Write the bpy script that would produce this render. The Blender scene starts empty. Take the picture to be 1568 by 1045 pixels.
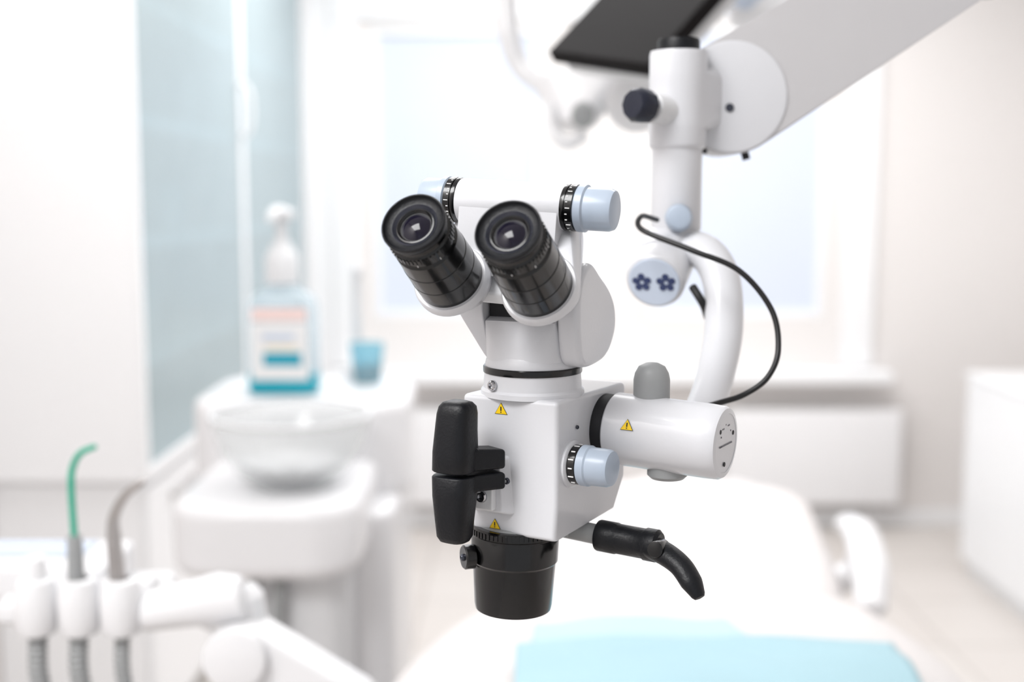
import bpy, bmesh, math, random
from mathutils import Vector, Matrix
random.seed(3)
scene = bpy.context.scene
try:
    scene.view_settings.view_transform = 'Standard'
    scene.view_settings.look = 'None'
except Exception as e:
    print(e)
R = math.radians
COL = scene.collection

# ------------------------------------------------------------ materials
def srgb(c):
    return tuple(((v/255)/12.92 if v/255 <= .04045 else ((v/255+.055)/1.055)**2.4) for v in c)

def mat(name, c, rough=.4, metal=0, var=.02, scale=30, bump=0, coat=0, trans=0, ior=1.45, alpha=1.0, emit=0, spec=.5, bscale=None):
    m = bpy.data.materials.new(name); m.use_nodes = True
    nt = m.node_tree; N = nt.nodes; L = nt.links
    b = N['Principled BSDF']
    c = srgb(c)
    tc = N.new('ShaderNodeTexCoord')
    no = N.new('ShaderNodeTexNoise'); no.inputs['Scale'].default_value = scale; no.inputs['Detail'].default_value = 4
    L.new(tc.outputs['Object'], no.inputs['Vector'])
    mx = N.new('ShaderNodeMix'); mx.data_type = 'RGBA'
    mx.inputs[6].default_value = (*[max(0, v*(1-var)) for v in c], 1)
    mx.inputs[7].default_value = (*[min(1, v*(1+var)) for v in c], 1)
    L.new(no.outputs['Fac'], mx.inputs[0]); L.new(mx.outputs[2], b.inputs['Base Color'])
    b.inputs['Roughness'].default_value = rough
    b.inputs['Metallic'].default_value = metal
    b.inputs['Coat Weight'].default_value = coat
    b.inputs['Transmission Weight'].default_value = trans
    b.inputs['IOR'].default_value = ior
    b.inputs['Alpha'].default_value = alpha
    b.inputs['Specular IOR Level'].default_value = spec
    if emit:
        b.inputs['Emission Color'].default_value = (*c, 1); b.inputs['Emission Strength'].default_value = emit
    if bump:
        n2 = N.new('ShaderNodeTexNoise'); n2.inputs['Scale'].default_value = bscale or scale*8
        L.new(tc.outputs['Object'], n2.inputs['Vector'])
        bp = N.new('ShaderNodeBump'); bp.inputs['Strength'].default_value = bump; bp.inputs['Distance'].default_value = .001
        L.new(n2.outputs['Fac'], bp.inputs['Height']); L.new(bp.outputs['Normal'], b.inputs['Normal'])
    return m

M_body = mat('white_enamel', (208, 209, 213), .32, coat=.3, var=.01, bump=.05, scale=60)
M_body2 = mat('white_plastic', (216, 217, 219), .4, var=.01)
M_grey = mat('grey_plastic', (150, 152, 153), .45)
M_blk = mat('black_anodised', (6, 6, 8), .2, coat=.2, spec=.5)
M_blkr = mat('black_rubber', (11, 13, 18), .42, bump=.2, scale=80, spec=.35)
M_chrome = mat('chrome', (190, 190, 193), .15, metal=1)
M_steel = mat('steel', (178, 174, 173), .38, metal=.8)
M_cap = mat('silicone_cap', (182, 195, 211), .3, trans=.2, var=.02)
M_lens = mat('coated_lens', (16, 13, 28), .03, spec=.4)
M_ring = mat('grey_ring', (70, 72, 82), .25, metal=.6)
M_mark = mat('white_marking', (230, 230, 230), .5)
M_yel = mat('warning_yellow', (240, 200, 20), .5)
M_dark = mat('dark_print', (22, 22, 26), .6)
M_cable = mat('cable_rubber', (16, 16, 18), .4)
M_gap_shade = mat('gap_shade', (28, 28, 32), .7)  # near-black colour standing in for shade inside gaps
M_ico = mat('print_blue', (48, 60, 100), .5)
M_disc = mat('disc_pale_blue', (196, 207, 223), .4)
M_wall = mat('wall_paint', (232, 228, 226), .8, var=.012, scale=3, bump=.05)
M_ceil = mat('ceiling_paint', (240, 240, 240), .9, var=.01, scale=3)
M_trim = mat('trim_white', (242, 242, 243), .5, var=.01)
M_winf = mat('frosted_window', (192, 198, 211), .6, var=.03, scale=1.2, emit=.34)
M_rad = mat('radiator_white', (240, 239, 240), .4)
M_lam = mat('white_laminate', (244, 244, 245), .35, var=.01, scale=4)
M_unit = mat('dental_unit_white', (230, 230, 232), .3, var=.01, coat=.3)
M_uph = mat('upholstery_cream', (216, 212, 211), .55, var=.02, bump=.15)
M_bib = mat('bib_blue', (168, 201, 211), .8, var=.03, scale=12, bump=.3)
M_bib2 = mat('bib_blue_under', (184, 210, 218), .8, var=.03, scale=12, bump=.3)
M_soap = mat('teal_liquid', (0, 158, 178), .15, var=.05)
M_soapd = mat('dark_teal_liquid', (20, 90, 110), .2)
M_green = mat('green_plastic', (20, 165, 135), .35)
M_teal = mat('teal_print', (0, 152, 176), .5)
M_pink = mat('pink_print', (240, 212, 206), .5)
M_scr = mat('screen_black', (17, 14, 15), .6, spec=.12)
M_knob_blk = mat('knob_navy', (22, 26, 42), .4)
M_armgrey = mat('arm_grey_white', (188, 187, 189), .45)

# floor tiles
def floor_mat():
    m = mat('floor_tile', (210, 202, 196), .35)
    nt = m.node_tree; N = nt.nodes; L = nt.links; b = N['Principled BSDF']
    br = N.new('ShaderNodeTexBrick'); tc = N.new('ShaderNodeTexCoord')
    L.new(tc.outputs['Object'], br.inputs['Vector'])
    br.offset = 0; br.inputs['Scale'].default_value = 1
    br.inputs['Brick Width'].default_value = .45; br.inputs['Row Height'].default_value = .45
    br.inputs['Mortar Size'].default_value = .006
    br.inputs['Color1'].default_value = (*srgb((214, 208, 203)), 1); br.inputs['Color2'].default_value = (*srgb((209, 202, 197)), 1)
    br.inputs['Mortar'].default_value = (*srgb((186, 179, 174)), 1)
    L.new(br.outputs['Color'], b.inputs['Base Color'])
    return m
M_floor = floor_mat()

def glassy(name, c, opac, base_rough=.3, tint=None):
    m = bpy.data.materials.new(name); m.use_nodes = True
    nt = m.node_tree; N = nt.nodes; L = nt.links
    b = N['Principled BSDF']; out = N['Material Output']
    no = N.new('ShaderNodeTexNoise'); no.inputs['Scale'].default_value = 6
    tc = N.new('ShaderNodeTexCoord'); L.new(tc.outputs['Object'], no.inputs['Vector'])
    mr = N.new('ShaderNodeMapRange'); mr.inputs[3].default_value = opac-.03; mr.inputs[4].default_value = opac+.03
    L.new(no.outputs['Fac'], mr.inputs[0])
    b.inputs['Base Color'].default_value = (*srgb(c), 1); b.inputs['Roughness'].default_value = base_rough
    t = N.new('ShaderNodeBsdfTransparent'); t.inputs[0].default_value = (*[min(1, v*1.05+.05) for v in srgb(tint or c)], 1)
    mx = N.new('ShaderNodeMixShader'); L.new(mr.outputs[0], mx.inputs[0]); L.new(t.outputs[0], mx.inputs[1]); L.new(b.outputs[0], mx.inputs[2])
    L.new(mx.outputs[0], out.inputs['Surface'])
    return m
M_tglass = glassy('frosted_teal_glass', (214, 226, 229), .5, tint=(216, 227, 231))
M_bowl = glassy('clear_bowl_glass', (234, 235, 236), .34, base_rough=.06, tint=(240, 241, 241))
M_bottle = glassy('clear_bottle_plastic', (230, 238, 242), .38, base_rough=.1)
M_cup = glassy('blue_cup_plastic', (196, 228, 236), .35, base_rough=.1)

# ------------------------------------------------------------ mesh helpers
def empty(name, loc):
    e = bpy.data.objects.new(name, None); e.location = loc; e.empty_display_size = .05
    COL.objects.link(e); return e

def finish(name, bm, m, parent=None, M=None, bevel=0, seg=3, ang=35, sub=0):
    bmesh.ops.recalc_face_normals(bm, faces=bm.faces)
    me = bpy.data.meshes.new(name)
    if M is not None: bm.transform(M)
    if parent is not None: bm.transform(Matrix.Translation(-Vector(parent.location)))
    else:
        c = sum((v.co for v in bm.verts), Vector())/max(1, len(bm.verts))
        bm.transform(Matrix.Translation(-c))
    bm.to_mesh(me); bm.free()
    for p in me.polygons: p.use_smooth = True
    if not bevel and not sub: me.set_sharp_from_angle(angle=R(ang))
    me.materials.append(m)
    o = bpy.data.objects.new(name, me); COL.objects.link(o)
    if parent is not None: o.parent = parent
    else: o.location = c
    if bevel:
        md = o.modifiers.new('bevel', 'BEVEL'); md.width = bevel; md.segments = seg; md.limit_method = 'ANGLE'; md.angle_limit = R(30)
        md.harden_normals = True
        me.set_sharp_from_angle(angle=R(60))
    if sub:
        md = o.modifiers.new('sub', 'SUBSURF'); md.levels = sub; md.render_levels = sub
    return o

def basis(axis):
    a = Vector(axis).normalized()
    t = Vector((0, 0, 1)) if abs(a.z) < .9 else Vector((1, 0, 0))
    x = t.cross(a).normalized(); y = a.cross(x).normalized()
    return x, y, a

def lathe(name, o, axis, prof, m, parent=None, M=None, seg=48, **k):
    """prof: list of (r, h) along axis from o"""
    bm = bmesh.new(); x, y, a = basis(axis); o = Vector(o); rings = []
    for (r, h) in prof:
        if r <= 1e-9:
            rings.append([bm.verts.new(o+a*h)])
        else:
            rings.append([bm.verts.new(o+a*h+(x*math.cos(2*math.pi*i/seg)+y*math.sin(2*math.pi*i/seg))*r) for i in range(seg)])
    for A, B in zip(rings, rings[1:]):
        for i in range(seg):
            j = (i+1) % seg
            if len(A) == 1 and len(B) == 1: break
            if len(A) == 1: bm.faces.new((A[0], B[i], B[j]))
            elif len(B) == 1: bm.faces.new((A[i], A[j], B[0]))
            else: bm.faces.new((A[i], A[j], B[j], B[i]))
    return finish(name, bm, m, parent, M, **k)

def cyl(name, p0, p1, r0, m, parent=None, M=None, r1=None, ch=None, seg=48, **k):
    p0 = Vector(p0); p1 = Vector(p1); r1 = r0 if r1 is None else r1
    L = (p1-p0).length; ch = min(r0, r1)*.08 if ch is None else ch
    pr = [(0, 0), (r0-ch, 0), (r0-ch*.3, ch*.3), (r0, ch), (r1, L-ch), (r1-ch*.3, L-ch*.3), (r1-ch, L), (0, L)]
    return lathe(name, p0, p1-p0, pr, m, parent, M, seg, **k)

def box(name, c, s, m, parent=None, M=None, bevel=0, rot=None, seg=3, **k):
    bm = bmesh.new(); bmesh.ops.create_cube(bm, size=1)
    for v in bm.verts:
        v.co = Vector((v.co.x*s[0], v.co.y*s[1], v.co.z*s[2]))
    if rot is not None: bm.transform(rot)
    bm.transform(Matrix.Translation(Vector(c)))
    return finish(name, bm, m, parent, M, bevel, seg, **k)

def circ(c, axis, r, n=32):
    x, y, a = basis(axis); c = Vector(c)
    return [c+(x*math.cos(2*math.pi*i/n)+y*math.sin(2*math.pi*i/n))*r for i in range(n)]

def sq(c, hx, hy, p=4, n=32):
    """horizontal squircle"""
    out = []
    for i in range(n):
        a = 2*math.pi*i/n; cc, s = math.cos(a), math.sin(a)
        out.append(Vector((c[0]+math.copysign(abs(cc)**(2/p), cc)*hx, c[1]+math.copysign(abs(s)**(2/p), s)*hy, c[2])))
    return out

def hull(name, pts, m, parent=None, M=None, bevel=0, **k):
    bm = bmesh.new()
    for p in pts: bm.verts.new(p)
    r = bmesh.ops.convex_hull(bm, input=bm.verts)
    dead = [g for g in r['geom_interior'] if isinstance(g, bmesh.types.BMVert)]
    if dead: bmesh.ops.delete(bm, geom=list(set(dead)), context='VERTS')
    bmesh.ops.dissolve_limit(bm, angle_limit=R(2), verts=bm.verts, edges=bm.edges)
    return finish(name, bm, m, parent, M, bevel, **k)

def prism(name, poly, axis, t0, t1, m, parent=None, M=None, bevel=0, **k):
    def P(a, b, t):
        return {'x': (t, a, b), 'y': (a, t, b), 'z': (a, b, t)}[axis]
    bm = bmesh.new()
    A = [bm.verts.new(P(a, b, t0)) for a, b in poly]; B = [bm.verts.new(P(a, b, t1)) for a, b in poly]
    bm.faces.new(A); bm.faces.new(B[::-1]); n = len(poly)
    for i in range(n): bm.faces.new((A[i], B[i], B[(i+1) % n], A[(i+1) % n]))
    return finish(name, bm, m, parent, M, bevel, **k)

def spline(P, n=10):
    P = [Vector(p) for p in P]; out = []
    Q = [P[0]*2-P[1]]+P+[P[-1]*2-P[-2]]
    for i in range(1, len(Q)-2):
        p0, p1, p2, p3 = Q[i-1:i+3]
        for s in range(n):
            t = s/n
            out.append(.5*((2*p1)+(p2-p0)*t+(2*p0-5*p1+4*p2-p3)*t*t+(3*p1-p0-3*p2+p3)*t**3))
    out.append(P[-1]); return out

def smooth_poly(P, n=6):
    N = len(P); out = []
    for i in range(N):
        p0, p1, p2, p3 = [Vector(P[(i+j-1) % N]) for j in range(4)]
        for s in range(n):
            t = s/n
            out.append(tuple(.5*((2*p1)+(p2-p0)*t+(2*p0-5*p1+4*p2-p3)*t*t+(3*p1-p0-3*p2+p3)*t**3)))
    return out

def tube(name, pts, r, m, parent=None, M=None, n=10, seg=20, flat=1.0, up=(0, 0, 1), ribs=0, **k):
    S = spline(pts, n); bm = bmesh.new(); rings = []
    N = len(S)
    def rr(t):
        if not isinstance(r, (list, tuple)): return r
        q = t*(len(r)-1); i = min(len(r)-2, int(q)); return r[i]*(1-(q-i))+r[i+1]*(q-i)
    x = None
    for i, p in enumerate(S):
        d = (S[min(N-1, i+1)]-S[max(0, i-1)]).normalized()
        if x is None: x = Vector(up).cross(d).normalized() if abs(Vector(up).dot(d)) < .98 else Vector((1, 0, 0))
        x = (x-d*x.dot(d)).normalized(); y = d.cross(x)
        q = rr(i/(N-1))
        if ribs and i % 2: q *= ribs
        rings.append([bm.verts.new(p+x*math.cos(2*math.pi*j/seg)*q+y*math.sin(2*math.pi*j/seg)*q*flat) for j in range(seg)])
        if i in (0, N-1):
            e = -d if i == 0 else d
            r2 = [bm.verts.new(p+e*q*.35+x*math.cos(2*math.pi*j/seg)*q*.75+y*math.sin(2*math.pi*j/seg)*q*.75*flat) for j in range(seg)]
            cap = bm.verts.new(p+e*q*.5)
            for j in range(seg):
                bm.faces.new((rings[-1][j], rings[-1][(j+1) % seg], r2[(j+1) % seg], r2[j]))
                bm.faces.new((r2[j], r2[(j+1) % seg], cap))
    for A, B in zip(rings, rings[1:]):
        for j in range(seg): bm.faces.new((A[j], A[(j+1) % seg], B[(j+1) % seg], B[j]))
    return finish(name, bm, m, parent, M, **k)

# ------------------------------------------------------------ room shell
YW, XL, XR, H = 5.35, -1.32, 2.45, 2.8
YB = -2.2
def slab(name, x0, x1, y0, y1, z0, z1, m, bevel=0, parent=None):
    return box(name, ((x0+x1)/2, (y0+y1)/2, (z0+z1)/2), (x1-x0, y1-y0, z1-z0), m, parent, bevel=bevel)
slab('floor', XL-.1, XR+.1, YB, YW+.1, -.1, 0, M_floor)
slab('ceiling', XL-.1, XR+.1, YB, YW+.1, H, H+.1, M_ceil)
slab('wall_left', XL-.1, XL, YB, YW+.1, 0, H, M_wall)
slab('wall_right', XR, XR+.1, YB, YW+.1, 0, H, M_wall)
W0, W1, WZ0, WZ1 = -.62, 1.40, .96, 2.24
bm = bmesh.new()
def addbox(bm, x0, x1, y0, y1, z0, z1):
    r = bmesh.ops.create_cube(bm, size=1)
    for v in r['verts']:
        v.co = Vector(((x0+x1)/2+v.co.x*(x1-x0), (y0+y1)/2+v.co.y*(y1-y0), (z0+z1)/2+v.co.z*(z1-z0)))
for a in [(XL, W0, 0, H), (W1, XR, 0, H), (W0, W1, 0, WZ0), (W0, W1, WZ1, H), (.135, .62, WZ0, WZ1)]:
    addbox(bm, a[0], a[1], YW, YW+.1, a[2], a[3])
finish('wall_back', bm, M_wall)
for i, (a, b) in enumerate([(W0, .135), (.62, W1)]):
    e = empty('window_%d' % (i+1), ((a+b)/2, YW+.05, 1.6))
    slab('frosted_pane', a+.012, b-.012, YW+.03, YW+.045, WZ0+.012, WZ1-.012, M_winf, parent=e)
    t = .03
    for nm, q in [('frame_left', (a+.001, a+t, WZ0+.001, WZ1-.001)), ('frame_right', (b-t, b-.001, WZ0+.001, WZ1-.001)), ('frame_top', (a+t, b-t, WZ1-t, WZ1-.001)), ('frame_bottom', (a+t, b-t, WZ0+.001, WZ0+t))]:
        slab(nm, q[0], q[1], YW+.002, YW+.05, q[2], q[3], M_trim, .003, e)
for i, q in enumerate([(-.80, -.68, .74, 2.27), (1.48, 1.62, .74, 2.27), (-.80, 1.62, 2.27, 2.45), (-.915, -.802, 0, 2.6)]):
    slab('trim_%d' % (i+1), q[0], q[1], YW-.03, YW-.001, q[2], q[3], M_trim, .008)
slab('trim_5', -.80, 1.68, YW-.16, YW-.001, .68, .735, M_trim, .01)
slab('baseboard_back', -.8, XR-.02, YW-.015, YW-.001, 0, .08, M_trim, .004)
slab('baseboard_right', XR-.015, XR-.001, YB, 2.9, 0, .08, M_trim, .004)
slab('baseboard_left', XL+.001, XL+.015, YB, 2.8, 0, .08, M_trim, .004)

# radiators
def radiator(x0, x1, z0, z1):
    e = empty('radiator', ((x0+x1)/2, YW-.06, z0))
    slab('panel', x0, x1, YW-.12, YW-.09, z0, z1, M_rad, .01, e)
    slab('rear_panel', x0+.01, x1-.01, YW-.07, YW-.05, z0+.01, z1-.01, M_rad, .006, e)
    slab('top_grille', x0+.005, x1-.005, YW-.11, YW-.05, z1-.02, z1-.005, M_rad, .003, e)
    n = int((x1-x0)/.035)
    for i in range(n):
        x = x0+.03+i*(x1-x0-.06)/(n-1)
        cyl('rib', (x, YW-.12, z0+.03), (x, YW-.12, z1-.03), .006, M_rad, e, seg=10)
    for x in (x0+.1, x1-.1):
        slab('bracket', x-.02, x+.02, YW-.06, YW-.018, z0+.1, z1-.1, M_rad, 0, e)
        cyl('pipe', (x, YW-.06, z0+.02), (x, YW-.06, 0), .009, M_rad, e, seg=12)
radiator(.96, 1.74, .13, .56)
radiator(-.45, .4, .13, .56)

# ------------------------------------------------------------ tall glass cabinet (left)
cx0, cx1, cy0, cy1, cz0, cz1 = XL+.003, -.925, 2.93, 5.31, .79, 2.70
e = empty('glass_door_cabinet', (cx0+.2, 4.2, cz0))
slab('end_panel', cx0, cx1, cy0, cy0+.025, cz0, cz1, M_lam, .003, e)
slab('far_panel', cx0, cx1, cy1-.025, cy1, cz0, cz1, M_lam, .003, e)
slab('back_panel', cx0+.001, cx0+.012, cy0+.02, cy1-.02, cz0, cz1, M_lam, 0, e)
slab('bottom_panel', cx0, cx1, cy0+.02, cy1-.02, cz0, cz0+.025, M_lam, .002, e)
slab('top_panel', cx0, cx1, cy0+.02, cy1-.02, cz1-.03, cz1, M_lam, .002, e)
slab('mid_panel', cx0, cx1-.01, 4.09, 4.11, cz0+.02, cz1-.02, M_lam, .002, e)
for z in (1.07, 1.37, 1.68, 1.98, 2.3):
    slab('shelf', cx0+.01, cx1-.004, cy0+.02, cy1-.02, z, z+.03, M_lam, 0, e)
for i, (a, b) in enumerate([(cy0, 4.10), (4.105, cy1)]):
    slab('glass_door', cx1+.002, cx1+.010, a+.012, b-.012, cz0+.03, cz1-.04, M_tglass, 0, e)
    for q in [(a, a+.02, cz0, cz1), (b-.03, b, cz0, cz1)]:
        slab('door_stile', cx1, cx1+.014, q[0], q[1], q[2], q[3], M_lam, .002, e)
    for q in [(cz0, cz0+.035), (cz1-.05, cz1)]:
        slab('door_rail', cx1, cx1+.014, a+.021, b-.031, q[0], q[1], M_lam, .002, e)
tube('door_handle', [(cx1+.012, 4.05, 1.88), (cx1+.045, 4.05, 1.86), (cx1+.055, 4.05, 1.79), (cx1+.045, 4.05, 1.72), (cx1+.012, 4.05, 1.70)], .008, M_lam, e)
for (y, z, w, h) in [(3.3, 1.1, .2, .16), (3.6, 1.4, .25, .14), (3.9, 1.71, .12, .18), (4.5, 1.4, .3, .15), (4.9, 1.1, .25, .2)]:
    slab('storage_box', cx0+.05, cx1-.12, y, y+w, z+.002, z+h, M_body2, .005, e)

e = empty('base_cabinet', (XL+.2, 4.1, 0))
slab('carcass', XL+.003, -.94, 2.96, 5.31, .08, .785, M_lam, .004, e)
slab('plinth', XL+.003, -1.0, 3.0, 5.28, 0, .08, M_grey, 0, e)
for i in range(4):
    slab('drawer_front', -.94, -.925, 2.97+i*.58, 3.53+i*.58, .1, .76, M_lam, .004, e)
    cyl('pull', (-.91, 3.15+i*.58, .70), (-.91, 3.4+i*.58, .70), .006, M_steel, e, seg=12)
    for yy in (3.17, 3.38): cyl('pull_post', (-.926, yy+i*.58, .70), (-.91, yy+i*.58, .70), .005, M_steel, e, seg=12)

# right cabinet
XC = XR-.004
e = empty('storage_cabinet', (2.1, 4.0, 0))
slab('carcass', 1.83, XC, 3.0, 4.70, .08, .79, M_lam, .004, e)
slab('worktop', 1.81, XC, 2.98, 4.72, .79, .81, M_lam, .006, e)
slab('plinth', 1.84, XC, 3.02, 4.68, 0, .08, M_lam, 0, e)
for i in range(3):
    slab('door', 1.812, 1.83, 3.005+i*.563, 3.565+i*.563, .06, .787, M_lam, .003, e)

# ------------------------------------------------------------ dental unit (left)
def rrect(x0, x1, y0, y1, rs, n=8):
    out = []
    for (cx, cy, r, a0) in [(x0+rs[0], y0+rs[0], rs[0], 180), (x1-rs[1], y0+rs[1], rs[1], 270), (x1-rs[2], y1-rs[2], rs[2], 0), (x0+rs[3], y1-rs[3], rs[3], 90)]:
        for i in range(n+1):
            a = R(a0+90*i/n); out.append((cx+r*math.cos(a), cy+r*math.sin(a)))
    return out
u = empty('dental_unit', (-.42, 2.4, 0))
prism('column', rrect(-.50, -.23, 2.22, 2.72, (.06, .08, .08, .06)), 'z', .0, .90, M_unit, u, bevel=.02)
prism('upper_housing', rrect(-.66, -.215, 2.36, 2.74, (.10, .10, .1, .1)), 'z', .88, 1.095, M_unit, u, bevel=.03, seg=5)
prism('deck', rrect(-.605, -.27, 2.00, 2.70, (.09, .09, .1, .1)), 'z', .835, .975, M_unit, u, bevel=.03, seg=5)
prism('lower_shroud', rrect(-.47, -.30, 2.08, 2.3, (.05, .05, .02, .02)), 'z', .03, .84, M_body2, u, bevel=.01)
for x in (-.455, -.41):
    tube('hose', [(x, 2.055, .84), (x-.01, 2.05, .6), (x+.01, 2.06, .3), (x, 2.09, .05)], .011, M_grey, u, n=8, seg=12)

# bowl
bo = empty('cuspidor_bowl', (-.405, 2.16, .977))
lathe('bowl', (-.405, 2.16, .977), (0, 0, 1), [(0, .012), (.04, .012), (.09, .03), (.125, .07), (.138, .115), (.142, .128), (.148, .130), (.148, .124), (.143, .112), (.131, .065), (.096, .02), (.075, .006), (.07, 0), (0, 0)], M_bowl, bo, seg=64)
lathe('bowl_rim', (-.405, 2.16, 1.103), (0, 0, 1), [(.141, 0), (.1495, 0), (.1505, .003), (.1495, .006), (.141, .006), (.1405, .003), (.141, 0)], M_body2, bo, seg=64)
lathe('drain_insert', (-.405, 2.16, .977), (0, 0, 1), [(0, .02), (.02, .018), (.055, .024), (.085, .040), (.088, .042), (.084, .034), (.05, .0145), (0, .0135)], M_body2, bo)
cyl('drain_cap', (-.405, 2.16, .996), (-.405, 2.16, 1.003), .016, M_chrome, bo)

# soap bottle with pump
bx, by, bz = -.475, 2.47, 1.097
so = empty('soap_dispenser', (bx, by, bz))
def rr_ring(z, hx, hy, p=4, n=48):
    return sq((bx, by, z), hx, hy, p, n)
def loft(name, rings, m, parent, cap=True, **k):
    bm = bmesh.new(); V = [[bm.verts.new(p) for p in r] for r in rings]
    for A, B in zip(V, V[1:]):
        n = len(A)
        for i in range(n): bm.faces.new((A[i], A[(i+1) % n], B[(i+1) % n], B[i]))
    if cap: bm.faces.new(V[0][::-1]); bm.faces.new(V[-1])
    return finish(name, bm, m, parent, **k)
loft('bottle', [rr_ring(bz+z, hx, hy) for z, hx, hy in [(0, .066, .038), (.006, .072, .043), (.10, .072, .043), (.185, .070, .042), (.200, .062, .038), (.212, .045, .03), (.222, .026, .024), (.235, .024, .024)]], M_bottle, so)
loft('liquid', [rr_ring(bz+z, hx, hy) for z, hx, hy in [(.001, .070, .042), (.008, .0728, .0438), (.040, .0728, .0438)]], M_soap, so)
yl = by-.0445
slab('label_white', bx-.058, bx+.058, yl-.002, yl, bz+.030, bz+.15, M_mark, .001, so)
slab('label_band_pink', bx-.056, bx+.056, yl-.003, yl-.0015, bz+.154, bz+.178, M_pink, 0, so)
slab('label_print_teal', bx-.034, bx+.044, yl-.003, yl-.0018, bz+.060, bz+.087, M_teal, 0, so)
slab('label_print_yellow', bx-.030, bx+.035, yl-.003, yl-.0018, bz+.098, bz+.100, M_yel, 0, so)
slab('label_print_blue', bx-.036, bx+.03, yl-.003, yl-.0018, bz+.112, bz+.126, M_disc, 0, so)
lathe('pump_collar', (bx, by, bz+.226), (0, 0, 1), [(0, 0), (.034, 0), (.034, .055), (.030, .062), (.022, .075), (.018, .085), (.0, .085)], M_body2, so)
lathe('pump_stem', (bx, by, bz+.30), (0, 0, 1), [(0, 0), (.015, 0), (.012, .02), (.010, .055), (.013, .07), (0, .072)], M_body2, so)
tube('pump_nozzle', [(bx+.022, by, bz+.366), (bx-.005, by, bz+.373), (bx-.012, by-.03, bz+.367), (bx-.012, by-.045, bz+.355)], [.012, .014, .01, .007], M_body2, so)

# rinse cup + spout
cxp, cyp, czp = -.318, 2.60, 1.097
cu = empty('rinse_cup', (cxp, cyp, czp))
lathe('cup', (cxp, cyp, czp), (0, 0, 1), [(0, 0), (.030, 0), (.034, .05), (.038, .085), (.036, .085), (.032, .05), (.028, .004), (0, .004)], M_cup, cu)
lathe('liquid', (cxp, cyp, czp+.005), (0, 0, 1), [(0, 0), (.0295, 0), (.0325, .034), (0, .034)], M_soapd, cu)
sp = empty('cup_filler_spout', (-.348, 2.67, 1.095))
lathe('base', (-.348, 2.67, 1.095), (0, 0, 1), [(0, 0), (.03, 0), (.03, .02), (.014, .03), (0, .03)], M_body2, sp)
tube('spout', [(-.348, 2.67, 1.11), (-.348, 2.67, 1.25), (-.346, 2.665, 1.33), (-.343, 2.64, 1.345)], .012, M_body2, sp)

# ------------------------------------------------------------ instrument delivery tray (front left)
t = empty('instrument_delivery_unit', (-.5, 1.3, 1.0))
hull('tray_body', [Vector(p)+Vector((a, b, c)) for p in [(-.66, 1.40, 1.01), (-.52, 1.40, 1.01)] for a in (-.05, .03) for b in (-.06, .05) for c in (-.015, .03)], M_unit, t, bevel=.01)
slab('tray_mat', -.66, -.53, 1.37, 1.43, 1.0405, 1.043, M_disc, .001, t)
for x in (-.545, -.498, -.452):
    lathe('holder', (x, 1.27, .985), (0, 0, 1), [(0, 0), (.019, 0), (.023, .01), (.0235, .045), (.019, .06), (.012, .062), (.011, .03), (0, .03)], M_unit, t)
    slab('holder_web', x-.012, x+.012, 1.28, 1.38, .99, 1.02, M_unit, .006, t)
slab('holder_rail', -.60, -.41, 1.285, 1.32, .985, 1.015, M_unit, .01, t)
cyl('ejector_body', (-.50, 1.27, 1.0), (-.50, 1.27, 1.095), .0105, M_grey, t, r1=.008)
tube('green_tip', [(-.50, 1.27, 1.09), (-.501, 1.27, 1.15), (-.498, 1.27, 1.172), (-.487, 1.265, 1.188), (-.470, 1.26, 1.196)], [.0036, .0036, .0034, .003], M_green, t)
tube('handpiece', [(-.452, 1.27, .99), (-.455, 1.27, 1.05), (-.457, 1.27, 1.09)], [.011, .009, .008], M_steel, t)
tube('handpiece_neck', [(-.457, 1.27, 1.09), (-.456, 1.27, 1.115), (-.442, 1.265, 1.14), (-.42, 1.26, 1.158)], [.008, .006, .005, .004], M_steel, t)
cyl('syringe_body', (-.545, 1.27, 1.0), (-.545, 1.27, 1.07), .014, M_unit, t, r1=.012)
for x, r in ((-.545, .011), (-.50, .011), (-.452, .009)):
    tube('corrugated_hose', [(x, 1.27, .985), (x+.002, 1.265, .93), (x+.02, 1.28, .85), (x+.06, 1.36, .78), (x+.05, 1.55, .76)], r, M_grey, t, n=16, ribs=.82, seg=16)
hull('handle_arm', circ((-.43, 1.28, 1.005), (1, 0, 0), .022)+circ((-.34, 1.27, 1.025), (1, 0, .2), .028)+circ((-.315, 1.27, 1.025), (1, 0, .2), .024), M_unit, t, bevel=.004)
hull('support_arm', circ((-.32, 1.30, .97), (0, 1, 0), .033)+circ((-.32, 1.24, .97), (0, 1, 0), .033)+circ((-.20, 1.30, .90), (0, 1, 0), .028)+circ((-.20, 1.24, .90), (0, 1, 0), .028), M_unit, t, bevel=.005)
cyl('joint_cap', (-.32, 1.245, .97), (-.32, 1.225, .97), .034, M_unit, t)
tube('joint_drop', [(-.325, 1.29, 1.02), (-.32, 1.29, .97)], .026, M_unit, t)
tube('floor_post', [(-.20, 1.28, .90), (-.19, 1.35, .6), (-.19, 1.5, .3), (-.19, 1.55, -.022)], .03, M_unit, t)
slab('tray_support', -.66, -.44, 1.35, 1.45, .97, 1.0, M_unit, .01, t)
tube('tray_bracket', [(-.45, 1.40, .985), (-.36, 1.36, .965), (-.32, 1.28, .97)], .018, M_unit, t)
t.location = Vector(t.location)+Vector((.022, 0, .038))

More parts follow.
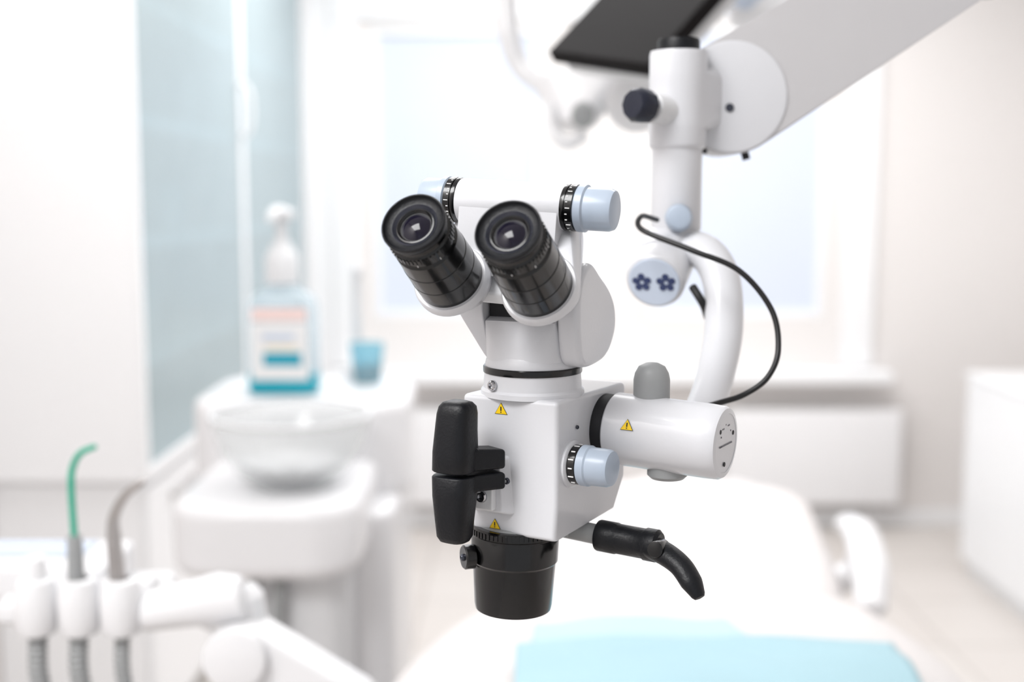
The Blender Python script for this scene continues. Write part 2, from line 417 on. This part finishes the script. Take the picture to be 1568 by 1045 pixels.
# ------------------------------------------------------------ dental chair
ch = empty('dental_chair', (.3, 2.0, 0))
CM = Matrix.Translation((.15, 1.02, 0)) @ Matrix.Rotation(R(-9), 4, 'Z')
def pad(name, stations, m, thick=.09, n=24, k=4):
    sp_ = spline([Vector(s[:3]) for s in stations], 6)
    bm = bmesh.new(); rings = []
    N = len(sp_)
    for i, p in enumerate(sp_):
        s, hw, z = p
        e_ = min(i, N-1-i); f = min(1, (e_+.3)/3.0); f = math.sqrt(1-(1-f)**2)
        ring = []
        for j in range(n):
            a = 2*math.pi*j/n; c, sn = math.cos(a), math.sin(a)
            ring.append(bm.verts.new((math.copysign(abs(c)**(2/k), c)*hw*(.80+.20*f), s, z-thick/2+math.copysign(abs(sn)**(2/2.6), sn)*thick/2*f)))
        rings.append(ring)
    for A, B in zip(rings, rings[1:]):
        for j in range(n): bm.faces.new((A[j], A[(j+1) % n], B[(j+1) % n], B[j]))
    bm.faces.new(rings[0]); bm.faces.new(rings[-1][::-1])
    return finish(name, bm, m, ch, CM, sub=1)
pad('backrest', [(0, .26, .93), (.12, .34, .93), (.35, .37, .925), (.6, .36, .90), (.85, .33, .86), (1.05, .29, .83)], M_uph, .10)
pad('seat', [(.99, .27, .83), (1.2, .28, .835), (1.45, .27, .85), (1.62, .26, .86), (1.75, .23, .84)], M_uph, .11)
pad('footrest', [(1.72, .22, .82), (1.9, .21, .79), (2.2, .19, .74), (2.35, .15, .71)], M_uph, .09)
for sx in (-1, 1):
    tube('armrest', [(sx*.315, 1.05, .79), (sx*.325, 1.15, .83), (sx*.33, 1.33, .845), (sx*.32, 1.45, .83)], [.028, .034, .034, .028], M_unit, ch, CM, flat=.8)
    tube('armrest_post', [(sx*.325, 1.25, .84), (sx*.31, 1.27, .78), (sx*.2, 1.27, .74)], .028, M_unit, ch, CM)
prism('seat_frame', rrect(-.22, .22, .5, 1.65, (.1, .1, .1, .1)), 'z', .68, .78, M_unit, ch, CM, bevel=.02)
prism('lift_column', rrect(-.14, .14, .95, 1.4, (.06, .06, .06, .06)), 'z', .08, .72, M_unit, ch, CM, bevel=.02)
prism('base_plate', rrect(-.27, .27, .6, 1.8, (.14, .14, .14, .14)), 'z', 0.0, .09, M_unit, ch, CM, bevel=.02)
box('backrest_spine', (0, .35, .80), (.12, .7, .09), M_unit, ch, CM, bevel=.02)

# disposable bibs draped on the backrest
def sheet(name, corners, z0, m, amp, seed, bow=0, nx=50, ny=36):
    bm = bmesh.new(); A, B, C, D = [Vector(c) for c in corners]
    G = []
    rnd = random.Random(seed); ph = [rnd.uniform(0, 6) for _ in range(6)]
    for j in range(ny+1):
        row = []
        for i in range(nx+1):
            a, b = i/nx, j/ny
            p = A.lerp(B, a).lerp(D.lerp(C, a), b)
            py = p.y+bow*b*math.sin(math.pi*a)
            z = z0 - .10*max(0, py-1.37) + amp*(math.sin(a*9+ph[0]+b*3)*.5+math.sin(b*11+ph[1]-a*4)*.4+math.sin((a+b)*17+ph[2])*.25)+amp
            row.append(bm.verts.new((p.x, py, z)))
        G.append(row)
    for j in range(ny):
        for i in range(nx): bm.faces.new((G[j][i], G[j][i+1], G[j+1][i+1], G[j+1][i]))
    o = finish(name, bm, m, None)
    md = o.modifiers.new('thick', 'SOLIDIFY'); md.thickness = .0015
    return o
sheet('patient_bib', [(.015, 1.16), (.40, 1.13), (.30, 1.62), (.03, 1.60)], .934, M_bib2, .004, 1, bow=.02)
sheet('patient_bib', [(-.0, 1.14), (.45, 1.13), (.48, 1.45), (.005, 1.44)], .946, M_bib, .005, 5, bow=.035)

# ------------------------------------------------------------ monitor overhead
mo = empty('monitor', (.2, 1.5, 1.75))
A = Vector((.043, 1.53, 1.682)); e1 = Vector((.112, -.153, -.034)); e2 = Vector((.17, .12, .19))
nrm = e1.cross(e2).normalized()
if nrm.dot(Vector((0, 0, 1.5))-A) > 0: nrm = -nrm      # casing is on the far side of the screen
def quadslab(name, A, e1, e2, nrm, t, m, parent, bevel=.004):
    return hull(name, [A, A+e1, A+e2, A+e1+e2, A+nrm*t, A+e1+nrm*t, A+e2+nrm*t, A+e1+e2+nrm*t], m, parent, bevel=bevel)
e1n = e1.normalized()
e2n = e2.normalized()
quadslab('screen', A, e1, e2, nrm, .02, M_scr, mo)
quadslab('rear_shell', A+nrm*.021+e1n*.01+e2n*.01, e1-e1n*.02, e2-e2n*.02, nrm, .02, M_body2, mo)
cen = A+(e1+e2)*.5+nrm*.04
top = A+e1*.5+e2+Vector((0, .06, .10))
tube('mount_arm', [cen-nrm*.01, cen+nrm*.03, cen+nrm*.05+Vector((0, .03, .08)), top, Vector((top.x, top.y, 2.3))], .018, M_body2, mo)
cyl('ceiling_plate', (top.x, top.y, 2.28), (top.x, top.y, 2.799), .03, M_body2, mo)

# ------------------------------------------------------------ operating light overhead
ol = empty('dental_operating_light', (.05, 1.8, 1.8))
tube('yoke_arm', [(-.02, 1.82, 2.3), (-.015, 1.82, 1.95), (-.010, 1.81, 1.80), (-.004, 1.80, 1.735), (.015, 1.80, 1.69), (.055, 1.78, 1.66)], .016, M_unit, ol)
hull('lamp_head', circ((.065, 1.75, 1.665), (.3, -.5, -1), .035)+circ((.155, 1.72, 1.675), (.3, -.5, -1), .035)+circ((.09, 1.72, 1.60), (0, .3, 1), .028), M_unit, ol, bevel=.008)
cyl('lamp_lens', (.100, 1.72, 1.625), (.098, 1.675, 1.61), .016, M_grey, ol)
tube('handle_bar', [(.06, 1.74, 1.66), (.055, 1.70, 1.60), (.075, 1.69, 1.575), (.10, 1.70, 1.585)], .010, M_unit, ol)
cyl('rotary_joint', (.175, 1.7, 1.63), (.165, 1.62, 1.625), .040, M_unit, ol)
tube('joint_link', [(.12, 1.74, 1.66), (.175, 1.70, 1.63)], .025, M_unit, ol)
tube('cross_arm', [(-.02, 1.82, 1.93), (.15, 1.86, 1.92), (.30, 1.84, 1.84), (.345, 1.80, 1.79)], .02, M_unit, ol)
lathe('arm_bearing', (.345, 1.80, 1.85), (0, 0, -1), [(0, 0), (.05, 0), (.05, .02), (.035, .06), (.03, .08), (0, .08)], M_disc, ol)
tube('upper_arm', [(.33, 1.80, 1.77), (.40, 1.78, 1.78), (.47, 1.76, 1.82), (.50, 1.76, 1.90)], .025, M_unit, ol)
cyl('ceiling_tube', (-.02, 1.82, 2.28), (-.02, 1.82, 2.799), .03, M_unit, ol)

# ============================================================ DENTAL MICROSCOPE
O = Vector((.0164, .7164, 1.344))
ms = empty('dental_microscope', O)
mm = Matrix.Scale(.001, 4)
FB = Matrix.Translation(O) @ Matrix.Rotation(R(-30), 4, 'Z') @ mm          # optics body frame (mm)
nb = FB @ Vector((0, -8, 0))
FE0 = Matrix.Translation(nb) @ Matrix.Rotation(R(-24), 4, 'Z') @ mm
FE = Matrix.Translation(nb) @ Matrix.Rotation(R(-22), 4, 'Z') @ Matrix.Translation((-.009, 0, .055)) @ Matrix.Rotation(R(3.5), 4, 'Y') @ Matrix.Translation((0, 0, -.056)) @ mm  # binocular frame (mm)
ZX = (1, 0, 0)

# ---- optics body
pts = []
for x, y, z in [(-33, -35, 40), (31, -35, 40), (33, 54, 40), (-31, 54, 40), (-27, -33, -43), (29, -34, -43), (30, 46, -40), (-25, 46, -40),
                (31, -35, -20), (33, 54, -20), (-29.5, -34.5, -20), (-29, 54, -20)]:
    pts.append((x, y, z))
hull('optics_body', pts, M_body, ms, FB, bevel=.0028, seg=4)
lathe('body_collar', (0, -8, 39), (0, 0, 1), [(0, 0), (31, 0), (31, 3), (29.5, 4.5), (29, 14), (0, 14)], M_body, ms, FB, seg=64)
lathe('black_ring', (0, -8, 52.5), (0, 0, 1), [(0, 0), (29.6, 0), (29.8, .6), (29.8, 3.4), (29.3, 4), (0, 4)], M_blk, ms, FB, seg=64)
def screw(name, p, ax, r, F, m=M_chrome):
    a = Vector(ax).normalized()
    lathe(name, Vector(p), a, [(0, 0), (r, 0), (r, r*.5), (r*.8, r*.8), (r*.5, r*.8), (r*.45, r*.3), (0, r*.3)], m, ms, F, seg=24)
screw('collar_screw', (-11, -35.5, 46.5), (-.35, -1, 0), 3.2, FB)
# front bracket plate and T grip
hull('grip_bracket', [(-25, -34, 6), (0, -34, 6), (-25, -34, -30), (3, -34, -30), (-24, -41, 4), (-4, -41, 4), (-24, -41, -28), (-2, -41, -28)], M_body, ms, FB, bevel=.0015)
box('bracket_step', (-13, -43, -16), (14, 5, 20), M_body2, ms, FB, bevel=.001)
screw('bracket_screw', (-13, -45, -18), (0, -1, 0), 3.6, FB)
screw('bracket_screw', (-1, -37, -9), (0, -1, 0), 2.0, FB, M_ring)
# grip necks flare smoothly into the bars
for s, z0, z1 in ((1, .5, 12), (-1, -11.5, -1.5)):
    hull('grip_neck', [(-26, -62, z0), (-26, -62, z1+2*(s > 0)), (-10, -66, z0), (-10, -66, z1+2*(s > 0)), (-11, -40, z0), (-11, -40, z1), (4, -46, z0), (4, -46, z1)], M_blkr, ms, FB, bevel=.002)
    zf = (13, 20) if s > 0 else (-11, -17)
    hull('grip_flare', [(-22, -60, zf[1]), (-13, -64, zf[1]), (-22, -60, zf[0]-s), (-13, -64, zf[0]-s), (-5, -60, zf[0]-s), (-9, -52, zf[0]-s)], M_blkr, ms, FB, bevel=.001)
def stack(name, secs, F, m):
    bm = bmesh.new(); V = [[bm.verts.new(p) for p in sq(c, hx, hy, 3.2, 40)] for c, hx, hy in secs]
    for A_, B_ in zip(V, V[1:]):
        for i in range(40): bm.faces.new((A_[i], A_[(i+1) % 40], B_[(i+1) % 40], B_[i]))
    bm.faces.new(V[0][::-1]); bm.faces.new(V[-1])
    return finish(name, bm, m, ms, F, ang=50)
stack('grip_upper', [((-19.5, -64, .4), 11.4, 10.4), ((-19.5, -64, 1.2), 12.2, 11.2), ((-19.4, -64, 12), 12.0, 11), ((-18.9, -63.8, 24), 11.2, 10.4), ((-18.3, -63.5, 34), 10.8, 9.8), ((-18.0, -63.5, 38), 10, 9), ((-18.0, -63.5, 40.3), 8, 7), ((-18, -63.5, 41.2), 5, 4.5)], FB, M_blkr)
stack('grip_lower', [((-20.4, -63.5, -42), 5, 4.5), ((-20.4, -63.5, -41), 8, 7), ((-20.4, -63.5, -38), 9.6, 8.8), ((-20.4, -63.6, -28), 10.4, 9.8), ((-19.9, -64, -14), 11.8, 11), ((-19.5, -64, -2.6), 12.3, 11.3), ((-19.5, -64, -1.8), 11.6, 10.6)], FB, M_blkr)
def warn(p, ux, uz, n, s, F):
    p = Vector(p); ux = Vector(ux).normalized(); uz = Vector(uz).normalized(); n = Vector(n).normalized()
    def tri(name, k, off, m):
        P = [p+ux*(-s*k)+uz*(-s*.6*k), p+ux*(s*k)+uz*(-s*.6*k), p+uz*(s*1.0*k)]
        hull(name, [q+n*off for q in P]+[q+n*(off+.15) for q in P], m, ms, F)
    tri('warning_border', 1.10, 0, M_dark); tri('warning_triangle', 1.0, .12, M_yel)
    q = p+n*.25
    hull('warning_mark', [q+ux*a*s*.10+uz*b*s+n*c for a in (-1, 1) for b in (-.15, .5) for c in (0, .12)], M_dark, ms, F)
    hull('warning_dot', [q+ux*a*s*.10+uz*b*s+n*c for a in (-1, 1) for b in (-.42, -.26) for c in (0, .12)], M_dark, ms, F)
warn((-6, -35.1, 32.5), (1, 0, 0), (0, 0, 1), (0, -1, 0), 3.9, FB)
warn((-11, -34.0, -37.5), (1, 0, 0), (0, 0, 1), (0, -1, 0), 3.5, FB)

for s in (1, -1):
    x0 = 30.5 if s > 0 else -30
    ax = (s, 0, 0)
    lathe('knob_flange', (x0, -17, 1), ax, [(0, 0), (14, 0), (14, 2.2), (12.6, 3), (0, 3)], M_body, ms, FB)
    lathe('knob_dial', (x0+s*2.5, -17, 1), ax, [(0, 0), (11.6, 0), (11.6, 5), (11, 5.6), (0, 5.6)], M_blk, ms, FB)
    lathe('knob_cap', (x0+s*7.5, -17, 1), ax, [(0, 0), (10.5, 0), (12, 1), (12, 5.5), (11.2, 6.5), (11, 17), (10, 19.5), (7, 20.5), (0, 20.5)], M_cap, ms, FB)
    for i in range(14):
        a = 2*math.pi*i/14
        box('dial_mark', (x0+s*5.5, -17+11.6*math.cos(a), 1+11.6*math.sin(a)), (2.5 if i % 2 else 3.4, .7, .7), M_mark, ms, FB)
screw('side_screw', (32, -12, 22), (1, 0, 0), 1.2, FB, M_ring)

# objective lens
lx, ly = -9, -13
lathe('objective_housing', (lx, ly, -41), (-.03, 0, -1), [(0, 0), (26.5, 0), (27, 1), (27, 5), (26.2, 6), (26.2, 7), (26.8, 8), (26.6, 22), (25.4, 23.5), (25.0, 30), (23.8, 50), (23.2, 53), (21, 53.8), (20, 52), (0, 51)], M_blk, ms, FB, seg=72)
for i in range(60):
    a = 2*math.pi*i/60
    box('objective_knurl', (lx+27*math.cos(a), ly+27*math.sin(a), -44), (1.2, 1.2, 3.4), M_blk, ms, FB, rot=Matrix.Rotation(a, 4, 'Z'))
dk = Vector((-.62, -.78, 0)).normalized()
kp = Vector((lx, ly, -59))+dk*24
lathe('objective_knob', kp, dk, [(0, 0), (4.2, 0), (4.2, 3), (7.4, 3.5), (7.4, 9), (6.6, 9.8), (0, 9.8)], M_blk, ms, FB, seg=32)
screw('objective_knob_screw', kp+dk*9.6, dk, 2.2, FB, M_ring)
cyl('underside_disc', (lx, ly, -40), (lx, ly, -44), 24, M_grey, ms, FB)

# right hand lock lever
tube('lever_shaft', [(14, 8, -46), (40, 10, -48)], 6.2, M_grey, ms, FB)
hull('lever_shaft_mount', circ((10, 6, -38), (0, 0, 1), 12)+circ((14, 8, -50), (0, 0, 1), 7), M_grey, ms, FB, bevel=.001)
lathe('lever_hub', (36, 10, -48), (1, .03, -.04), [(0, 0), (9.2, 0), (9.6, 1), (9.6, 12), (9.1, 13), (9.1, 30), (9.8, 31), (9.8, 38), (8, 40), (0, 40)], M_blkr, ms, FB)
tube('lever_arm', [(72, 9, -50), (84, 4, -52), (94, 0, -56), (102, -4, -63), (107, -6, -69)], [8.5, 8, 7.5, 7, 4.5], M_blkr, ms, FB, flat=.8)
cyl('lever_pivot', (79, -4, -47), (78, 10, -49), 4.8, M_blk, ms, FB)

# coupling cylinder to the right
cy, cz = 25, 16
lathe('coupling_cylinder', (39, cy, cz), (1, 0, -.03), [(0, -8), (18, -8), (18, 0), (21, .3), (22, 1.3), (22, 61), (21.6, 69), (20.4, 71), (17.5, 71.6), (17.3, 71.2), (0, 71.2)], M_body, ms, FB, seg=72)
lathe('coupling_gap', (36, cy, cz), (1, 0, -.03), [(0, -5), (20.5, -5), (20.5, 3.2), (0, 3.2)], M_gap_shade, ms, FB, seg=72)  # dark ring paints in the shade of the joint gap
warn((57, 3.6, 22.5), (1, .0, 0), (0, .3, 1), (0, -1, .28), 3.8, FB)
for k in range(6):
    a = R(35+k*30)
    c = Vector((110.45, cy+math.cos(a)*9, cz-2+math.sin(a)*11))
    box('cap_print', c, (.25, 3.4 if k % 2 else 1.2, .9), M_ring, ms, FB)
box('cap_print_bar', (110.45, cy, cz-3), (.25, 20, .8), M_ring, ms, FB)
for a in range(0, 360, 120):
    lathe('cap_hole', (110.2, cy+12.5*math.cos(R(a+20)), cz-2+12.5*math.sin(R(a+20))), (1, 0, 0), [(0, 0), (1.4, 0), (1.4, .4), (0, .4)], M_dark, ms, FB, seg=12)
lathe('lock_knob', (61, cy+5, cz+18), (0, 0, 1), [(0, 0), (11, 0), (11, 13), (10.2, 17), (8, 21), (4, 23), (0, 23.5)], M_grey, ms, FB)
lathe('lower_knob', (74, cy, cz-19), (0, 0, -1), [(0, 0), (12, 0), (12, 6), (10, 8), (0, 8.6)], M_grey, ms, FB)

# ---- swivel / fork / binocular
lathe('swivel_base', (0, 0, 56), (0, 0, 1), [(0, 0), (28.5, 0), (28.5, 2), (28, 4), (26, 8), (0, 8)], M_body, ms, FE0, seg=64)
hull('swivel_block', circ((0, 0, 58), (0, 0, 1), 27.5, 48)+circ((0, 0, 66), (0, 0, 1), 26, 48)+[(x, y, z) for x in (-22, 22) for y, z in ((-20, 84), (-14, 86), (18, 86), (22, 60))], M_body, ms, FE0, bevel=.0015)
box('pivot_gap_shade', (0, 2, 93), (44, 32, 22), M_gap_shade, ms, FE0, bevel=.001)  # solid dark block in place of the shaded gap under the eyepieces
prof = smooth_poly([(-12, 59), (12, 57), (32, 61), (45, 74), (45, 88), (35, 100), (18, 110), (2, 118), (-13, 112), (-20, 96), (-19, 74)], 6)
prism('fork_cheek', prof, 'x', 23, 37, M_body, ms, FE0, bevel=.004, seg=4)
prof2 = smooth_poly([(-8, 59), (12, 57), (24, 66), (30, 86), (20, 104), (0, 108), (-18, 102), (-22, 90), (-16, 74)], 6)
hull('fork_cheek', [(-23, a, b) for a, b in prof2]+[(-23-(b-56)*.50-2, a*.8, b) for a, b in prof2], M_body, ms, FE0, bevel=.003, seg=4)
hull('tilt_plate', [(x, y, z) for x in (-20, 26) for y, z in ((-32, 96), (-34, 102), (0, 99), (5, 116), (-20, 118))], M_body2, ms, FE, bevel=.0015)
hull('prism_housing', circ((-30, -20, 153), ZX, 12.5)+circ((30, -20, 153), ZX, 12.5)+[(-30, -34, 112), (30, -34, 112), (-26, 6, 106), (26, 6, 106), (-28, 2, 145), (28, 2, 145)], M_body, ms, FE, bevel=.001)
BZ = 153.5
cyl('ipd_bar', (-34, -20, BZ), (32, -20, BZ), 13, M_body, ms, FE, seg=56)
for s in (1, -1):
    ax = (s, 0, 0); bx0 = 31 if s > 0 else 33.5
    lathe('ipd_dial', (s*bx0, -20, BZ), ax, [(0, 0), (13, 0), (13.2, .5), (13.2, 2.4), (12.6, 2.6), (12.6, 3), (13.2, 3.2), (13.2, 7), (12, 7.6), (0, 7.6)], M_blk, ms, FE)
    for i in range(24):
        a = 2*math.pi*i/24
        box('ipd_mark', (s*(bx0+(4.2 if i % 3 else 5)), -20+13.2*math.cos(a), BZ+13.2*math.sin(a)), (1.2 if i % 3 else 2.6, .5, .5), M_mark, ms, FE)
    kl = 1.0 if s > 0 else .8
    lathe('ipd_knob', (s*(bx0+7.2), -20, BZ), ax, [(0, 0), (12, 0), (13.4, 1), (13.4, 5*kl), (12.2, 6*kl), (12, 19*kl), (11, 21.5*kl), (8, 22.5*kl), (0, 22.5*kl)], M_cap, ms, FE)
PE = R(33)
ax_e = Vector((0, -math.cos(PE), math.sin(PE)))
for s in (1, -1):
    bc = Vector((s*27, -45, 109))
    up = Vector((0, math.sin(PE), math.cos(PE)))
    hull('eyetube_housing', circ(bc, ax_e, 20.8, 40)+circ(bc-ax_e*4, ax_e, 22, 40)+circ(bc-ax_e*20+up*7, ax_e, 17, 32)+circ((s*27+5, -6, 129), ZX, 18)+circ((s*27-8, -8, 131), ZX, 17), M_body, ms, FE, bevel=.0015)
    lathe('eyetube_collar', bc-ax_e*3, ax_e, [(0, 0), (22, 0), (22, 3.5), (21, 5), (18.8, 5), (0, 5)], M_body, ms, FE, seg=64)
    lathe('eyepiece_barrel', bc, ax_e, [(0, 0), (19.4, 0), (19.3, 16), (18.9, 16.2), (18.9, 16.7), (19.2, 17), (18.9, 29), (18.5, 29.2), (18.5, 29.8), (18.7, 30), (18.2, 42), (17.0, 43.4), (17.0, 46), (17.6, 46.8), (17.6, 51.5), (16.4, 52.5), (15.8, 56), (0, 56)], M_blk, ms, FE, seg=72)
    x_, y_, _a = basis(ax_e)
    for i in range(48):
        a = 2*math.pi*i/48
        c = bc+ax_e*49+(x_*math.cos(a)+y_*math.sin(a))*17.5
        rot = Matrix((x_*math.cos(a)+y_*math.sin(a), -x_*math.sin(a)+y_*math.cos(a), ax_e)).transposed().to_4x4()
        box('focus_knurl', c, (1.3, 1.2, 4.2), M_blk, ms, FE, rot=rot)
        if i % 6 == 0:
            box('diopter_mark', bc+ax_e*44.5+(x_*math.cos(a+.1)+y_*math.sin(a+.1))*17.1, (.3, .4, 1.6), M_mark, ms, FE, rot=rot)
    E0 = bc+ax_e*54.5
    lathe('eyecup', E0, ax_e, [(0, 0), (15.4, 0), (17.2, 2), (17.9, 5), (18.0, 6.4), (17.6, 7.1), (17.0, 6.9), (16.4, 5.4), (15.4, 4.6), (12.6, 4.2), (12.2, 2.4), (10.6, 2.0), (0, 2)], M_blkr, ms, FE, seg=72)
    lathe('eyecup_inner_ring', E0+ax_e*2.4, ax_e, [(9.4, 0), (12.8, 0), (12.8, 2.2), (12.2, 2.6), (11.6, 1.6), (10.6, .5), (9.4, .3)], M_ring, ms, FE, seg=64)
    lathe('lens_rim', E0+ax_e*2.2, ax_e, [(8.8, 0), (10.8, 0), (10.6, 1.4), (10.0, 1.5), (9.3, .6), (8.8, .2)], M_blk, ms, FE, seg=64)
    lathe('eye_lens', E0+ax_e*1.4, ax_e, [(0, 3.0), (2, 2.9), (4, 2.45), (6, 1.7), (7.9, .8), (9.2, 0), (0, 0)], M_lens, ms, FE, seg=64)

# ---- suspension: hub, curved link, pillar, spring arm, ceiling post
tube('curved_link', [(.118, .885, 1.458), (.137, .872, 1.462), (.149, .855, 1.444), (.148, .83, 1.408), (.134, .795, 1.37), (.116, .755, 1.350), (.098, .712, 1.352)], [.013, .0145, .0145, .014, .013, .0135, .013], M_body, ms, flat=.9, seg=28, n=12)
hax = Vector((-.32, -.86, -.40)).normalized(); hc = Vector((.1016, .852, 1.440))
lathe('hub', hc, -hax, [(0, 0), (.0195, 0), (.0205, .0008), (.0215, .003), (.0215, .038), (.019, .042), (0, .042)], M_body, ms, seg=64)
lathe('hub_disc', hc, hax, [(0, 0), (.0185, 0), (.0185, .0006), (.018, .001), (0, .001)], M_disc, ms, seg=64)
hx, hy, _ = basis(hax)
for cxk in (-1, 1):
    for i in range(5):
        a = R(72*i+20); c = hc+hax*.0012+hx*cxk*.0088+(hx*math.cos(a)+hy*math.sin(a))*.0046
        lathe('hub_print', c, hax, [(0, 0), (.0026, 0), (.0026, .0002), (0, .0002)], M_ico, ms, seg=10)
    lathe('hub_print_ring', hc+hax*.0011+hx*cxk*.0088, hax, [(.0015, 0), (.0030, 0), (.0030, .0002), (.0015, .0002)], M_ico, ms, seg=24)
hull('hub_bracket', circ((.122, .895, 1.478), (0, 0, 1), .019)+circ((.106, .868, 1.455), -hax, .016)+circ((.110, .886, 1.445), -hax, .016), M_body, ms, bevel=.002)
lathe('pillar', (.122, .893, 1.475), (0, 0, 1), [(0, 0), (.0175, 0), (.0185, .002), (.0185, .06), (.0205, .062), (.0210, .064), (.0212, .128), (.0205, .131), (0, .131)], M_body, ms, seg=64)
lathe('pillar_cap', (.122, .893, 1.605), (0, 0, 1), [(0, 0), (.0155, 0), (.0155, .008), (.0145, .010), (0, .010)], M_blkr, ms)
lathe('link_knob', (.121, .872, 1.485), (-.1, -1, .1), [(0, 0), (.010, 0), (.010, .006), (.008, .010), (0, .012)], M_cap, ms)
kd = Vector((-.75, -.65, .08)).normalized(); k0 = Vector((.118, .885, 1.562))
lathe('friction_stub', k0, kd, [(0, 0), (.011, 0), (.011, .024), (.008, .026), (0, .026)], M_body2, ms)
lathe('friction_knob', k0+kd*.026, kd, [(0, 0), (.008, 0), (.012, .003), (.0125, .014), (.010, .018), (0, .019)], M_knob_blk, ms, seg=10)
P0 = Vector((.163, .93, 1.574)); P1 = Vector((.36, .93, 1.695))
hull('arm_shoulder', circ((.122, .893, 1.59), (0, 0, 1), .0212)+circ((.122, .893, 1.55), (0, 0, 1), .0212)+circ((.155, .93, 1.576), (0, 1, 0), .028), M_body, ms, bevel=.001)
hull('spring_arm', circ(P0+Vector((0, -.03, 0)), (0, 1, 0), .042, 64)+circ(P0+Vector((0, .03, 0)), (0, 1, 0), .042, 64)+circ(P1+Vector((0, -.028, 0)), (0, 1, 0), .034, 48)+circ(P1+Vector((0, .028, 0)), (0, 1, 0), .034, 48), M_armgrey, ms, bevel=.003)
lathe('arm_side_cover', P0+Vector((0, -.030, 0)), (0, -1, 0), [(0, 0), (.041, 0), (.0405, .001), (.038, .0016), (0, .0016)], M_body, ms, seg=72)
lathe('arm_screw', P0+Vector((-.002, -.0316, -.008)), (0, -1, 0), [(0, 0), (.0032, 0), (.0032, .001), (0, .001)], M_ring, ms, seg=16)
lathe('arm_stop', P0+Vector((.012, -.02, -.040)), (.3, 0, -1), [(0, 0), (.003, 0), (.003, .006), (0, .006)], M_dark, ms, seg=16)
lathe('arm_stop', P0+Vector((-.018, -.02, -.036)), (-.3, 0, -1), [(0, 0), (.003, 0), (.003, .005), (0, .005)], M_dark, ms, seg=16)
cyl('arm_pivot', P1+Vector((0, .0, -.045)), P1+Vector((0, 0, -.03)), .006, M_ring, ms)
lathe('ceiling_post', P1+Vector((.02, .0, .0)), (0, 0, 1), [(0, 0), (.03, 0), (.03, 1.04), (.09, 1.06), (.09, 1.103), (0, 1.103)], M_body, ms)
tube('cable', [(.104, .86, 1.484), (.090, .835, 1.487), (.089, .82, 1.478), (.12, .80, 1.465), (.150, .79, 1.452), (.170, .78, 1.427), (.173, .77, 1.402), (.165, .762, 1.385), (.150, .76, 1.374), (.132, .755, 1.369), (.11, .745, 1.365)], .0019, M_cable, ms, n=14, seg=12)
tube('cable_end', [(.128, .845, 1.437), (.135, .84, 1.425), (.14, .85, 1.415)], .003, M_cable, ms)

# ------------------------------------------------------------ lights
def area(name, loc, size, power, rot=(0, 0, 0), col=(1, 1, 1)):
    l = bpy.data.lights.new(name, 'AREA'); l.shape = 'RECTANGLE'; l.size = size[0]; l.size_y = size[1]; l.energy = power; l.color = col
    o = bpy.data.objects.new(name, l); o.location = loc; o.rotation_euler = rot; COL.objects.link(o); return o
area('fill_light_far', (.4, 4.2, H-.05), (2.2, .8), 50)  # added fill to keep the far room bright, no fixture
area('fill_light_mid', (.1, 2.4, H-.05), (2.0, .8), 29)  # added fill over the chair, not an existing lamp
area('ceiling_light_near', (-.85, -.2, H-.05), (.9, 1.0), 48)
w = bpy.data.worlds.new('world'); scene.world = w; w.use_nodes = True
w.node_tree.nodes['Background'].inputs[0].default_value = (.97, .98, 1, 1)
w.node_tree.nodes['Background'].inputs[1].default_value = .68

# ------------------------------------------------------------ camera
cd = bpy.data.cameras.new('camera'); cam = bpy.data.objects.new('camera', cd); COL.objects.link(cam)
cd.sensor_width = 36; cd.lens = 42.0
cam.location = (0, 0, 1.5); cam.rotation_euler = (R(90-6.86), 0, 0)
cd.clip_start = .02
cd.dof.use_dof = True; cd.dof.focus_distance = .69; cd.dof.aperture_fstop = 3.6
scene.camera = cam
